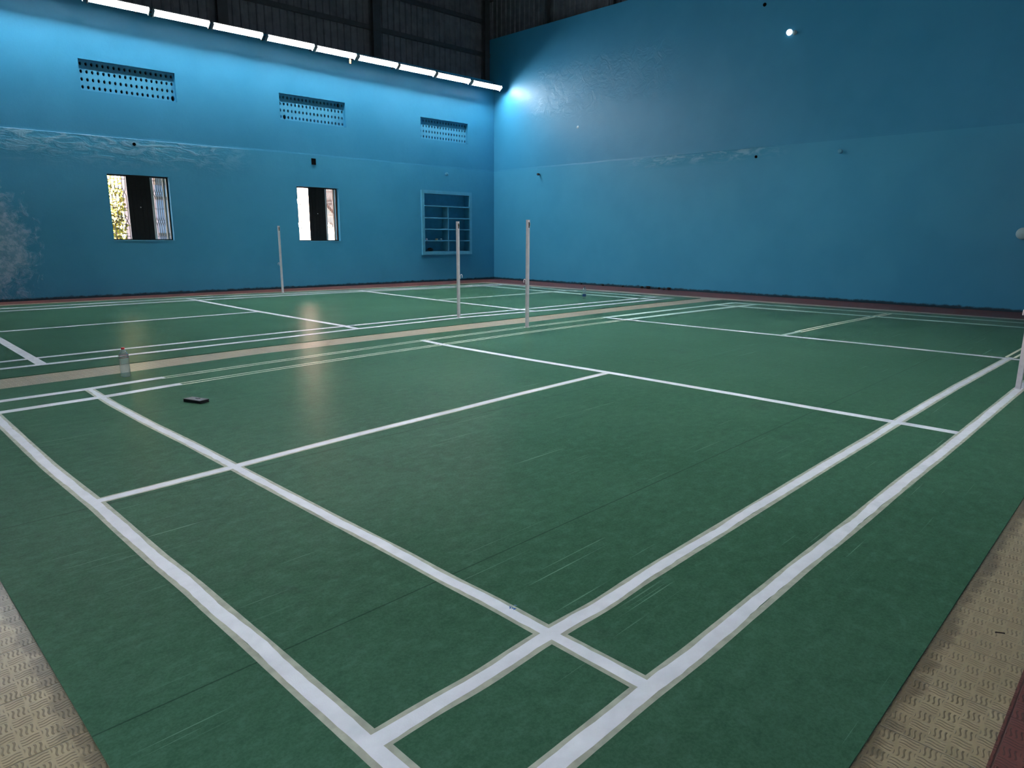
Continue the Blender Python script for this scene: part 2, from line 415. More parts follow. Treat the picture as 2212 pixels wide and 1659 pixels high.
def court_line(mat_obj, pts, kind, w=.05, tw=.015, seed=0, col='white_line', step=.04):
    """kind 'paint': paint between two tapes; 'bare': paint only; 'tapes': two tapes, nothing painted yet"""
    ctr = resample(pts, step)
    lz = .0016 + .00025 * (seed % 5)
    if kind in ('paint', 'tapes'):
        mb = MB()
        g = w / 2 - (.004 if kind == 'paint' else 0)
        strip(mb, ctr, g, w / 2 + tw, .0008 + .00006 * (seed % 9), seed, .0012); strip(mb, ctr, -w / 2 - tw, -g, .0008 + .00006 * (seed % 9), seed + 20, .0012)
        mb.build('masking_tape', M['tape'] if kind == 'paint' else M['tape_cream'], mat_obj)
    if kind in ('paint', 'bare'):
        mb = MB(); strip(mb, ctr, -w / 2, w / 2, lz, seed + 40, .0065 if kind == 'paint' else .001)
        mb.build('court_line', M[col], mat_obj)
def cut(pts, ax, a, b):
    pts = sorted(pts, key=lambda p: p[ax])
    mid = [p for p in pts if a < p[ax] < b]
    def at(t):
        v = poly_interp(pts, t, ax); return (t, v) if ax == 0 else (v, t)
    return [at(a)] + mid + [at(b)]

def mat_mesh(name, outline, label, holes=None):
    e = empty(name, (outline[0][0], outline[0][1], FZ), label, 'sports mat', 'green court mats')
    mb = MB(); n = len(outline)
    v = [(p[0], p[1], FZ) for p in outline] + [(p[0], p[1], 0.0) for p in outline]
    mb.add(v, [tuple(range(n, 2 * n))] + [(i, (i + 1) % n, n + (i + 1) % n, n + i) for i in range(n)])
    mb.build('vinyl_sheet', M['green'], e)
    return e
MID_LO = [(-.5, 6.42), (1.18, 6.52), (2.64, 6.66), (5, 6.66), (7.12, 6.6), (9.54, 6.63), (13.45, 6.46)]
MID_UP = [(-.5, 6.97), (1.26, 7.05), (2.86, 7.14), (5, 7.15), (7.64, 7.12), (10.25, 7.12), (13.45, 7.0)]
m1 = mat_mesh('court_mat', [(-.51, -.44), (13.56, -.44), (13.52, 3), (13.46, 6.46)] + [p for p in reversed(MID_LO[:-1])],
              'green vinyl court mat in the foreground with wide taped white lines')
m2 = mat_mesh('court_mat', MID_UP + [(13.42, 10.2), (13.5, 14.3)] + [(12, 14.4), (9.95, 14.6), (7, 15.05), (5, 15.25), (1.8, 15.45), (-.5, 15.5)],
              'green vinyl court mat beyond the beige strip, beside the windowed wall')
# lines of the near court
court_line(m1, [(-.02, 5.9), (-.03, 4.26), (-.03, 3.71), (-.02, 3.26), (-.01, 2.86), (-.01, 2.46), (-.01, 2.06), (0, 1.67), (0, 1.41), (0, 1.14), (0, .89), (0, .7), (0, .5), (0, .06)], 'paint', .048, .020, 1)
court_line(m1, [(.74, 5.93), (.715, 5.17), (.715, 4.28), (.73, 3.64), (.73, 3.11), (.73, 2.63), (.73, 1.97), (.735, 1.36), (.73, 1.03), (.735, .8), (.73, .5), (.725, .10)], 'paint', .046, .018, 2)
LC = [(-.01, .5), (.2, .5), (.39, .49), (.63, .5), (.82, .5), (1.01, .49), (1.23, .5), (2.2, .5), (2.71, .5), (3.27, .5), (4.0, .495), (5.31, .49), (6.43, .48), (8.11, .44), (9.3, .41), (13.1, .36)]
court_line(m1, cut(LC, 0, -.01, 8.75), 'paint', .048, .019, 3)
court_line(m1, cut(LC, 0, 8.75, 13.1), 'tapes', .05, .03, 3, step=.2)
court_line(m1, [(-.03, .1), (.28, .1), (.68, .1), (.99, .09), (1.35, .09), (1.92, .09), (2.54, .08), (3.2, .08), (4.11, .065), (5.0, .06), (6.65, .05), (9, .03), (13.1, 0)], 'paint', .052, .019, 4)
court_line(m1, [(.0, 2.93), (.3, 2.94), (.67, 2.96), (1.16, 3.0), (1.6, 3.03), (2.1, 3.05), (2.54, 3.07), (3.33, 3.11), (3.98, 3.13), (4.63, 3.15)], 'paint', .056, .015, 5)
court_line(m1, [(4.70, 6.2), (4.66, 5.72), (4.65, 5.35), (4.64, 4.27), (4.66, 3.17), (4.65, 1.73), (4.63, 1.03), (4.63, .53), (4.62, .1)], 'bare', .09, 0, 6)
court_line(m1, [(8.63, 6.17), (8.64, 5.22), (8.63, 3.66), (8.64, 3.06), (8.65, 1.89), (8.63, .47), (8.62, .05)], 'bare', .10, 0, 7, 'white_line', .2)
LE2 = [(8.64, 3.07), (10.28, 3.04), (12.25, 2.95), (13.07, 2.9)]
court_line(m1, cut(LE2, 0, 8.64, 9.3), 'bare', .07, 0, 8, 'pale_line', .2)
court_line(m1, cut(LE2, 0, 9.2, 13.07), 'tapes', .05, .03, 8, step=.2)
LJ = [(-.05, 5.89), (.74, 5.92), (1.31, 5.99), (2.6, 6.08), (3.61, 6.13), (4.73, 6.2), (6.73, 6.21), (8.62, 6.15), (10.72, 6.05), (12.95, 5.92)]
LK = [(-.05, 5.45), (.78, 5.5), (1.29, 5.57), (2.39, 5.66), (3.46, 5.72), (4.66, 5.75), (6.41, 5.78), (8.59, 5.72), (10.5, 5.62), (12.88, 5.44)]
for q, (ln, w0) in enumerate(((LJ, .05), (LK, .045))):
    court_line(m1, cut(ln, 0, -.05, 1.4), 'bare', .10, 0, 9 + q)
    court_line(m1, cut(ln, 0, 1.36, 8.6), 'tapes', .056, .021, 9 + q, step=.1)
    court_line(m1, cut(ln, 0, 8.6, 12.95), 'bare', .13, 0, 9 + q, 'faded_line', .2)
court_line(m1, [(12.95, 5.94), (12.93, 5.47), (13.05, 2.9), (13.04, .0)], 'bare', .15, 0, 12, 'faded_line', .2)
court_line(m1, [(12.18, 5.97), (12.2, 5.3), (12.26, 2.94), (12.3, .0)], 'bare', .15, 0, 13, 'faded_line', .2)
# lines of the far court
court_line(m2, [(-.1, 7.58), (.79, 7.59), (1.49, 7.62), (3.43, 7.69), (4.71, 7.78), (6.8, 7.83), (8.45, 7.68), (9.13, 7.6), (12.07, 7.49), (12.99, 7.45)], 'bare', .10, 0, 14, 'white_line', .1)
court_line(m2, [(-.1, 8.02), (.8, 8.1), (1.63, 8.13), (3.67, 8.17), (4.81, 8.18), (7.14, 8.17), (8.47, 8.08), (10.52, 8.02), (12.12, 7.92), (12.94, 7.86)], 'bare', .095, 0, 15, 'white_line', .1)
court_line(m2, [(.80, 14.7), (.79, 11), (.78, 10.0), (.74, 7.56)], 'bare', .10, 0, 16, 'white_line', .1)
court_line(m2, [(.02, 14.7), (.0, 11), (0, 7.56)], 'bare', .07, 0, 17, 'white_line', .1)
court_line(m2, [(4.92, 14.75), (4.8, 11.01), (4.78, 8.14), (4.73, 7.75)], 'bare', .10, 0, 18, 'white_line', .1)
court_line(m2, [(.0, 10.95), (.94, 10.97), (4.78, 11.05)], 'bare', .10, 0, 19, 'white_line', .1)
court_line(m2, [(-.1, 14.8), (1.58, 14.78), (5.08, 14.76), (6.96, 14.57), (9.02, 14.25), (11.98, 13.78), (13.4, 13.68)], 'bare', .13, 0, 20, 'white_line', .2)
court_line(m2, [(-.1, 14.2), (1.48, 14.2), (4.01, 14.2), (6.66, 14.02), (8.14, 13.95), (9.45, 13.8), (11.73, 13.4), (13.31, 13.33)], 'bare', .13, 0, 21, 'white_line', .2)
court_line(m2, [(9.0, 14.3), (8.7, 10.75), (8.55, 8.1), (8.53, 7.69)], 'bare', .11, 0, 22, 'white_line', .2)
court_line(m2, [(8.7, 10.75), (10.03, 10.62), (12.36, 10.55), (13.0, 10.6)], 'bare', .12, 0, 23, 'pale_line', .2)
court_line(m2, [(13.42, 13.7), (12.99, 10.63), (12.97, 7.43)], 'bare', .15, 0, 24, 'faded_line', .2)
court_line(m2, [(12.6, 13.3), (12.36, 10.52), (12.3, 7.44)], 'bare', .15, 0, 25, 'faded_line', .2)

# ------------------------------------------------------------------ windows in the left wall
def window(name, w, label_side):
    a, b, c, e = w
    root = empty(name, WL((a + b) / 2, .12, c), kind='structure')
    W_ = b - a; H_ = e - c
    mb = MB(); t = .03; d0, d1 = .11, .17
    mb.box(a, a + t, d0, d1, c, e, WL); mb.box(b - t, b, d0, d1, c, e, WL)
    mb.box(a, b, d0, d1, c, c + t, WL); mb.box(a, b, d0, d1, e - t, e, WL)
    mb.build('window_frame', M['black'], root)
    # dark sliding shutter boarded over the middle
    x0, x1 = a + .31 * W_, a + .695 * W_
    mb = MB(); mb.box(x0, x1, .09, .125, c + .005, e - .005, WL)
    for k in range(1, 5): mb.box(x0 + (x1 - x0) * k / 5 - .004, x0 + (x1 - x0) * k / 5 + .004, .085, .09, c + .01, e - .01, WL)
    sh = mb.build('shutter_panel', M['black'], root)
    mb = MB(); mb.lathe([(.0, .014), (.010, .010), (.013, 0)], WL((x0 + x1) / 2, .09, (c + e) / 2 + .02), 12, 0, -nl); mb.build('shutter_knob', M['cap'], sh)
    # stile beside the shutter and a slim pole at the right jamb
    mb = MB(); mb.box(x1, x1 + .045 * W_, .10, .16, c + t, e - t, WL); mb.build('stile', M['reflector'], root)
    mb = MB(); mb.box(b - t - .075, b - t - .035, .12, .16, c + t, e - t, WL); mb.build('stile', M['frame'], root)
    # scrolled iron grilles
    for (p, q) in ((a + t, x0 - .004), (x1 + .045 * W_, b - t - .075)):
        mb = MB(); n = 5; r = .0075; dd = .185
        pit = (q - p) / n
        for z in (c + .09, c + .09 + (H_ - .18) / 2, e - .09):
            mb.box(p, q, dd - .006, dd + .006, z - .005, z + .005, WL)
        zs = [c + (H_) * k / 60 for k in range(61)]
        for i in range(n + 1):
            for sg in (-1, 1):
                pts = []
                for z in zs:
                    u = (z - c) / H_
                    sh_ = 0
                    for hc in (.30, .74):
                        sh_ += 1 / (1 + math.exp(-(u - hc) * 42))
                    x = p + pit * (i + sg * (sh_ % 1 if sh_ < 1 else (2 - sh_ if sh_ > 1 else 1)) * 1.0)
                    if p - .001 <= x <= q + .001: pts.append(WL(x, dd, z))
                    else:
                        if len(pts) > 2: mb.tube(pts, r, 5, cap=False)
                        pts = []
                if len(pts) > 2: mb.tube(pts, r, 5, cap=False)
        mb.build('grille', M['grille'], root)
    # sill lip
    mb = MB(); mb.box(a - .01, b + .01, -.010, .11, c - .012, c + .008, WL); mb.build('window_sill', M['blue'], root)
    return root
window('window_1', WIN[0], 'left'); window('window_2', WIN[1], 'right')

# ------------------------------------------------------------------ perforated ventilator blocks
def vent(v, cols, label, big=()):
    a, b, c, e = v
    root = empty('ventilation_block', WL((a + b) / 2, .1, c), label, 'air vent', 'perforated vents in the left wall')
    rows = 4; mb = MB(); d0, d1 = .095, .16
    cw = (b - a) / cols; ch = (e - c) / rows; n = 16
    for i in range(cols):
        for j in range(rows):
            cx = a + cw * (i + .5); cz = c + ch * (j + .52)
            k = 1.55 if (i, j) in big else 1
            rx, rz = .025 * k, .037 * k
            ring = [(cx + rx * math.cos(2 * PI * t / n), cz + rz * math.sin(2 * PI * t / n)) for t in range(n)]
            sq = []
            for t in range(n):
                ca, sa = math.cos(2 * PI * t / n), math.sin(2 * PI * t / n)
                m = max(abs(ca), abs(sa)); sq.append((cx + ca / m * cw / 2, a * 0 + cz + sa / m * ch / 2 - (.02 * ch)))
            vs = [WL(x, d0, z) for x, z in sq] + [WL(x, d0, z) for x, z in ring] + [WL(x, d1, z) for x, z in ring]
            fs = []
            for t in range(n):
                t2 = (t + 1) % n
                fs += [(t, t2, n + t2, n + t), (n + t, n + t2, 2 * n + t2, 2 * n + t)]
            mb.add(vs, fs)
    mb.build('perforated_slab', M['vent_blue'], root)
    mb = MB(); mb.box(a + .005, b - .005, d1, d1 + .02, c + .005, e - .005, WL); mb.build('vent_back', M['void'], root)
vent(VENT[0], 18, 'perforated blue vent block high on the left wall, nearest the camera', {(17, 0)})
vent(VENT[1], 18, 'perforated blue vent block above the middle of the left wall, over the white window', {(1, 0), (16, 3)})
vent(VENT[2], 17, 'perforated blue vent block closest to the corner, above the shelf niche')

# ------------------------------------------------------------------ shelf niche
a, b, c, e = SHELF
root = empty('wall_shelf', WL((a + b) / 2, 0, c), 'blue recessed shelf niche with divided shelves in the left wall', 'shelf')
fa, fb, fc, fe = 12.405, 14.345, .82, 2.745
mb = MB()
mb.box(fa, a, -.06, -.004, fc, fe, WL); mb.box(b, fb, -.06, -.004, fc, fe, WL)
mb.box(a, b, -.06, -.004, fc, c, WL); mb.box(a, b, -.06, -.004, e, fe, WL)
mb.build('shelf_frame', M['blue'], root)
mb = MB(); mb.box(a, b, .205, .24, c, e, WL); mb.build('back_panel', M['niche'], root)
lv = [c + (e - c) * k for k in (.187, .387, .585, .79)]
for z in lv:
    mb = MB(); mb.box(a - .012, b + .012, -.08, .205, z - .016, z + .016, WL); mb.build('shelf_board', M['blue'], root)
mid = a + (b - a) * .51
zz = [c] + lv
for z0, z1 in zip(zz, zz[1:]):
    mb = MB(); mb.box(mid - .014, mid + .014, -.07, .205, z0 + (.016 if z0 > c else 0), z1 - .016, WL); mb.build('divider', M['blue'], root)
# small things left on the shelves
z1 = lv[0] + .016
def lump(name, x, d, z, r, mat, label, cat, seed, sq=(1, 1, .7)):
    mb = MB(); n = 10; vs = []; fs = []
    for i in range(7):
        th = PI * i / 6
        for k in range(n):
            ph = 2 * PI * k / n
            q = Vector((math.sin(th) * math.cos(ph), math.sin(th) * math.sin(ph), math.cos(th)))
            j = 1 + .35 * mnoise.noise(q * 1.7 + Vector((seed, 0, 0)))
            vs.append((q.x * r * sq[0] * j, q.y * r * sq[1] * j, q.z * r * sq[2] * j))
    lo = min(v[2] for v in vs)
    o = WL(x, d, z)
    vs = [(v[0] + o[0], v[1] + o[1], v[2] - lo + o[2]) for v in vs]
    for i in range(6):
        for k in range(n):
            k2 = (k + 1) % n; fs.append((i * n + k, i * n + k2, (i + 1) * n + k2, (i + 1) * n + k))
    mb.add(vs, fs, 0, True)
    ob = mb.build(name, mat)
    return tag(ob, label, cat)
lump('paper_scrap', 12.62, .04, z1, .035, M['white_plastic'], 'small white scrap at the left end of the lowest shelf board', 'scrap', 1)
lump('paper_scrap', 13.18, .04, z1, .033, M['pale_plastic'], 'small pale grey scrap right of the cream roll on the shelf', 'scrap', 4)
mb = MB(); mb.lathe([(.020, 0), (.042, 0), (.042, .05), (.020, .05), (.020, 0)], WL(13.01, .05, z1), 20, caps=False)
tag(mb.build('tape_roll', M['cream']), 'small cream roll lying on the lowest shelf board', 'tape roll')
lump('cloth_bundle', 12.77, .06, c, .085, M['phone'], 'black bundle on the floor of the shelf niche, lower left', 'bundle', 7, (1.2, .8, .6))

# ------------------------------------------------------------------ fluorescent battens along the left wall
def zl(x): return 6.03 - (x - 4.2) * .0130
def lamp(x0, x1, label, first=False):
    z = zl((x0 + x1) / 2); d = -.55
    root = empty('tube_light', WL((x0 + x1) / 2, d, z), label, 'light', 'tube lights along the left wall')
    nd, nz = -.574, -.819; wd, wz = .819, -.574
    P = lambda x, w, n: WL(x, d + wd * w + nd * n, z + wz * w + nz * n)
    hw = .085
    mb = MB()
    vs = []
    prof = [(-hw, .0), (-hw, -.03), (-hw + .03, -.055), (hw - .03, -.055), (hw, -.03), (hw, .0)]
    for x in (x0, x1): vs += [P(x, w, n) for w, n in prof]
    mb.add(vs, [(i, (i + 1) % 6, 6 + (i + 1) % 6, 6 + i) for i in range(6)] + [tuple(range(6)), tuple(range(11, 5, -1))])
    mb.build('housing', M['cap'], root)
    mb = MB(); mb.hexa([P(x, w, n) for n in (.0005, .006) for x, w in ((x0 + .02, -hw + .006), (x1 - .02, -hw + .006), (x1 - .02, hw - .006), (x0 + .02, hw - .006))])
    mb.build('diffuser', M['tube'], root)
    for x in (x0, x1 - .02):
        mb = MB(); mb.hexa([P(x + i * .02, w, n) for n in (.0005, .050) for i, w in ((0, -hw), (1, -hw), (1, hw), (0, hw))]); mb.build('end_cap', M['cap'], root)
    for x in (x0 + .12, x1 - .12):
        mb = MB(); mb.box(x - .012, x + .012, d, -.002, z + .05, z + .065, WL); mb.build('bracket', M['steel'], root)
    return root
xs = [(3.95, 5.10), (5.17, 6.34), (6.40, 7.56), (7.66, 8.87), (8.92, 10.05), (10.12, 11.33), (11.38, 12.59), (12.66, 13.88), (13.97, 15.14)]
ords = ['first tube light at the top edge of the photo, above the left vent', 'second tube light from the left, right of the left vent',
        'third tube light from the left along the wall top', 'fourth tube light from the left, between the first two vents',
        'fifth tube light of the row, with an orange tag beneath', 'sixth tube light of the row, just right of the middle vent',
        'seventh tube light of the row, below the right steel column', 'eighth tube light of the row, second from the corner', 'last tube light of the row, in the corner of the hall']
for (p, q), lb in zip(xs, ords): lamp(p, q, 'lit white ' + lb)
for k in range(4):
    q = 3.89 - k * 1.28
    lamp(q - 1.2, q, 'lit white tube light of the wall row, beyond the left edge of the photo')
mb = MB(); mb.tube([WL(x, -.05, zl(x) + .13) for x in (XB, 4, 8, 12, 15.0)], .018, 8)
tag(mb.build('conduit_pipe', M['steel']), 'dark conduit pipe running above the row of tube lights', 'pipe')
mb = MB(); mb.box(9.90, 9.95, -.480, -.476, 5.78, 5.88, WL); mb.box(9.915, 9.93, -.480, -.476, 5.875, 5.925, WL)
tag(mb.build('cloth_tag', M['orange']), 'small orange tag hanging under a tube light', 'tag')

# ------------------------------------------------------------------ sheet cladding, steel frame and roof above the masonry
def corr(name, fn, s0, s1, z0, z1f, d, pitch=.2, dep=.035):
    mb = MB(); vs = []; s = s0
    while s < s1:
        for k, dd in ((0, 0), (.55, 0), (.65, -dep), (.90, -dep)):
            vs.append((s + k * pitch, d + dd))
        s += pitch
    n = len(vs); V = [fn(p, q, z0) for p, q in vs] + [fn(p, q, z1f(p)) for p, q in vs]
    mb.add(V, [(i, i + 1, n + i + 1, n + i) for i in range(n - 1)])
    return tag(mb.build(name, M['sheet']), kind='structure')
ZE = 8.75
corr('cladding_left', WL, XB - .2, XW + .5, 6.10, lambda s: ZE + .1, .30)
RIDGE_Y = 6.9
def roof_z(y): return ZE + (16.3 - y) * .2 if y > RIDGE_Y else ZE + (16.3 - RIDGE_Y) * .2 - (RIDGE_Y - y) * .2
corr('cladding_right', WR, YN - .3, YW + .9, 7.40, lambda s: roof_z(s) + .05, .22)
corr('cladding_near', WN, XB - .2, XW + .5, 6.22, lambda s: roof_z(YN) + .1, .20)
corr('cladding_rear', WB, YN - .3, YW + 1.0, 7.40, lambda s: roof_z(s) + .05, .20)
mb = MB()
for p, q in ((17.4, RIDGE_Y), (RIDGE_Y, YN - .6)):
    mb.add([(XB - .6, p, roof_z(p)), (XW + .7, p, roof_z(p)), (XW + .7, q, roof_z(q)), (XB - .6, q, roof_z(q)),
            (XB - .6, p, roof_z(p) + .05), (XW + .7, p, roof_z(p) + .05), (XW + .7, q, roof_z(q) + .05), (XB - .6, q, roof_z(q) + .05)],
           [(0, 1, 2, 3), (7, 6, 5, 4), (0, 4, 5, 1), (2, 6, 7, 3)])
tag(mb.build('ceiling', M['roof']), kind='structure')
k = 1
for z in (6.99, 7.94):
    mb = MB(); mb.box(XB, XW, .17, .25, z - .06, z + .06, WL); tag(mb.build('trim_%d' % k, M['steel']), kind='structure'); k += 1
mb = MB(); mb.box(XB, XW, .0, .22, ZE - .22, ZE - .04, WL); tag(mb.build('trim_%d' % k, M['steel']), kind='structure'); k += 1
for y in (14.6, 13.0, 11.4, 9.8, 8.2):
    mb = MB(); z = roof_z(y); mb.box(XB, XW + .2, y - .04, y + .04, z - .15, z); tag(mb.build('trim_%d' % k, M['steel']), kind='structure'); k += 1
for y in (13.6, 11.2, 8.8):
    mb = MB(); mb.box(y - .04, y + .04, .05, .18, 7.46, roof_z(y) - .02, WR); tag(mb.build('trim_%d' % k, M['steel']), kind='structure'); k += 1
for i, (x, lb) in enumerate(((6.9, 'dark steel column above the tube lights, left of the middle vent'), (11.1, 'dark steel column above the tube lights at the middle of the cladding'), (15.1, 'grey steel column at the corner above the last tube light'))):
    root = empty('steel_column', WL(x, .1, ZM), lb, 'column', 'steel columns over the left wall')
    hw = .12 if i < 2 else .09
    mb = MB(); mb.box(x - hw, x + hw, .03, .042, ZM, ZE, WL); mb.build('flange', M['steel'], root)
    mb = MB(); mb.box(x - hw, x + hw, .155, .167, ZM, ZE, WL); mb.build('flange', M['steel'], root)
    mb = MB(); mb.box(x - .006, x + .006, .042, .155, ZM, ZE, WL); mb.build('web', M['steel'], root)
    mb = MB(); mb.box(x - hw - .04, x + hw + .04, .01, .19, ZM, ZM + .015, WL); mb.build('base_plate', M['steel'], root)

# ------------------------------------------------------------------ high-bay lamps hung from the roof (above the frame)
def high_bay(x, y, label):
    z = 8.15
    root = empty('high_bay_lamp', (x, y, z), label, 'light', 'high bay lamps under the roof')
    mb = MB(); mb.lathe([(.30, -.36), (.26, .02), (.16, .20), (.10, .24), (.10, .25), (.165, .205), (.265, .02), (.305, -.36), (.30, -.36)], (x, y, z), 24, caps=False); mb.build('lamp_shade', M['steel'], root)
    mb = MB(); mb.lathe([(.0, .03), (.20, .03), (.20, .05), (0, .05)], (x, y, z), 24); mb.build('lamp_lens', M['high_bay'], root)
    mb = MB(); mb.tube([(x, y, z + .24), (x, y, roof_z(y) - .01)], .012, 8); mb.build('hanging_rod', M['steel'], root)
for x, y, lb in ((10.0, 5.9, 'over the far half of the foreground court'), (6.2, 3.6, 'added over the middle of the foreground court'), (2.4, 3.4, 'added over the near end of the foreground court'), (10.0, 11.4, 'added over the far half of the second court'), (6.2, 9.8, 'added over the middle of the second court')):
    high_bay(x, y, 'lit high bay lamp ' + lb)  # first lamp inferred from a floor glint, the others added to light the floor

# ------------------------------------------------------------------ small fittings on the walls
def stub(name, fn, s, z, d0, r, mat, label, cat, nrm, kind):
    root = empty(name, fn(s, d0, z), label, cat)
    if kind == 'hole':
        mb = MB(); mb.lathe([(r * .8, -.004), (r * .8, .012), (r, .012), (r, -.004)], fn(s, d0, z), 16, 0, -nrm, caps=False); mb.build('pipe_rim', mat, root)
        mb = MB(); mb.lathe([(.0, .003), (r * .8, .003)], fn(s, d0, z), 16, 0, -nrm); mb.build('pipe_bore', M['void'], root)
    else:
        mb = MB(); mb.lathe([(r * .55, 0), (r * .55, .04), (r, .045), (r, .085), (r * .8, .10), (0, .10)], fn(s, d0, z), 16, 0, -nrm); mb.build('pipe_cap', mat, root)
stub('pipe_stub', WL, 4.68, 3.335, -.004, .035, M['void'], 'round black pipe end above the left window', 'pipe', nl, 'hole')
stub('pipe_stub', WR, 6.77, 3.24, -.004, .032, M['void'], 'round black pipe end on the right wall below the ledge', 'pipe', nr, 'hole')
stub('pipe_stub', WR, 6.84, 6.54, 0, .04, M['void'], 'dark pipe end at the top of the right wall', 'pipe', nr, 'hole')
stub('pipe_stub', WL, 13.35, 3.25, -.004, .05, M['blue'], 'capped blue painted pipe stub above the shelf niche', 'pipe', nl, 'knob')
stub('pipe_stub', WR, 13.72, 3.25, -.004, .035, M['steel'], 'dark capped pipe stub on the right wall near the corner', 'pipe', nr, 'knob')
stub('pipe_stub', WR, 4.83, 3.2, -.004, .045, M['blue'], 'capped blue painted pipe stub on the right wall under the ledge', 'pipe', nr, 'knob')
root = empty('junction_box', WL(8.98, -.03, 3.29), 'small open black square box above the middle window', 'junction box')
mb = MB()
for (p, q, r_, s_) in ((8.92, 8.93, 3.21, 3.37), (9.03, 9.04, 3.21, 3.37), (8.93, 9.03, 3.21, 3.22), (8.93, 9.03, 3.36, 3.37)): mb.box(p, q, -.02, .0, r_, s_, WL)
mb.build('box_rim', M['void'], root)
mb = MB(); mb.box(8.93, 9.03, -.012, -.003, 3.22, 3.36, WL); mb.build('box_back', M['void'], root)
# pale paint dab
mb = MB(); mb.lathe([(.04, 0), (.036, .004), (0, .005)], WR(12.25, 0, 4.47), 14, 0, -nr); tag(mb.build('wall_disc', M['pale_plastic']), 'tiny pale round spot in the middle of the upper right wall', 'disc')
root = empty('wall_lamp', WR(6.2, -.02, 5.83), 'small bright white twin round lamp high on the right wall', 'light')
mb = MB(); mb.lathe([(.055, 0), (.068, .02), (.06, .06), (.035, .085), (0, .09)], WR(6.20, 0, 5.835), 20, 0, -nr); mb.build('lit_bulb', M['bulb'], root)
mb = MB(); mb.lathe([(.05, 0), (.05, .03), (.03, .05), (0, .055)], WR(6.085, 0, 5.81), 20, 0, -nr); mb.build('lamp_base', M['pale_plastic'], root)
mb = MB(); mb.lathe([(.11, 0), (.11, .02), (.09, .05), (.05, .068), (0, .072)], WR(1.39, -.004, 1.46), 24, 0, -nr)
tag(mb.build('wall_disc', M['pale_plastic']), 'pale round disc on the right wall at the right edge of the photo', 'disc')

# ------------------------------------------------------------------ net posts
def post(x, y, hd, label, group='net posts', rz=0):
    root = empty('net_post', (x, y, 0), label, 'net post', group)
    h = 1.594; w = .021
    T = lambda a_, b_, c_: (x + a_ * math.cos(rz) - b_ * math.sin(rz), y + a_ * math.sin(rz) + b_ * math.cos(rz), c_)
    mb = MB(); mb.box(-w, w, -w, w, 0, h - .012, T); mb.build('pole', M['post'], root, .004)
    mb = MB(); mb.box(-w, -w * .25, -w, w, h - .012, h, T); mb.box(w * .25, w, -w, w, h - .012, h, T); mb.build('top_fork', M['post'], root)
    mb = MB(); mb.box(-.009, .009, -w - .002, -w + .001, h - .115, h - .03, T); mb.build('pulley_slot', M['void'], root)
    mb = MB(); c_ = T(0, -w - .003, h - .065)
    ax = Vector(T(1, 0, 0)) - Vector(T(0, 0, 0))
    ang = [2 * PI * k_ / 20 for k_ in range(21)]
    b_ax = Vector(T(0, 1, 0)) - Vector(T(0, 0, 0))
    mb.tube([Vector(c_) + b_ax * (.016 * math.cos(t)) + Vector((0, 0, .026 * math.sin(t))) for t in ang], .004, 6, cap=False); mb.build('pulley_ring', M['frame'], root)
    mb = MB(); hv = Vector((hd[0], hd[1], 0)).normalized(); b0 = Vector((x, y, .66)) + hv * (w * 1.0)
    pts = [b0, b0 + hv * .012 + Vector((0, 0, .0))]
    for k_ in range(9):
        t = PI * k_ / 8
        pts.append(b0 + hv * (.03 - .016 * math.cos(t)) + Vector((0, 0, .045 + .022 * math.sin(t))))
    pts.append(pts[-1] - Vector((0, 0, .03)))
    mb.tube(pts, .0055, 8); mb.build('cord_hook', M['post'], root)
    mb = MB(); mb.box(-w - .012, w + .012, -w - .012, w + .012, 0, .004, T); mb.build('foot_plate', M['post'], root)
    return root
post(6.70, 6.176, (-1, .2), 'pale grey net post on the foreground mat beside the beige strip, tallest in view', rz=.0)
post(6.787, 7.843, (1, -.6), 'pale grey net post in front of the shelf niche, on the far mat')
post(7.213, 14.80, (-1, .2), 'slim pale grey net post near the windowed wall, left of the middle window')
post(6.721, .058, (-1, .9), 'grey net post cut off at the right edge of the photo')

# ------------------------------------------------------------------ things on the floor
def bottle(x, y, H, R, cap, label, bands, tilt=0):
    root = empty('water_bottle', (x, y, 0), label, 'water bottle', 'plastic water bottles')
    k = H / .28
    prof = [(R * .75, 0.0), (R * .98, .008 * k)]
    n = 15; z0, z1 = .015, .165
    for i in range(n * 2 + 1):
        z = z0 + (z1 - z0) * i / (2 * n); prof.append((R * (1.0 if i % 2 == 0 else .955), z * k))
    prof += [(R * 1.02, .172 * k), (R * 1.02, .178 * k), (R * .97, .183 * k), (R * .97, .205 * k), (R * .92, .215 * k), (R * .72, .235 * k), (R * .42, .252 * k), (.0135, .258 * k), (.0135, .262 * k)]
    mb = MB(); mb.lathe(prof, (x, y, 0.0005), 28); mb.build('bottle_body', M['pet'], root)
    mb = MB(); mb.lathe([(.0155, .262 * k), (.016, .264 * k), (.016, .279 * k), (.014, H), (0, H)], (x, y, 0), 20); mb.build('bottle_cap', cap, root)
    for (a_, b_, m, rr) in bands:
        mb = MB(); mb.lathe([(R * rr, a_ * k), (R * rr + .0006, (a_ + b_) / 2 * k), (R * rr, b_ * k)], (x, y, 0), 28, caps=False)
        o = mb.build('label_band', m, root)
    return root
bottle(1.155, 6.30, .285, .044, M['red_cap'], 'clear plastic water bottle with red cap standing at the edge of the foreground mat', [(.206, .212, M['red_band'], .985), (.184, .189, M['red_band'], .985)])
bottle(11.38, 8.77, .27, .040, M['dark_cap'], 'clear plastic water bottle with blue label on the far mat', [(.05, .105, M['label_blue'], 1.015)])

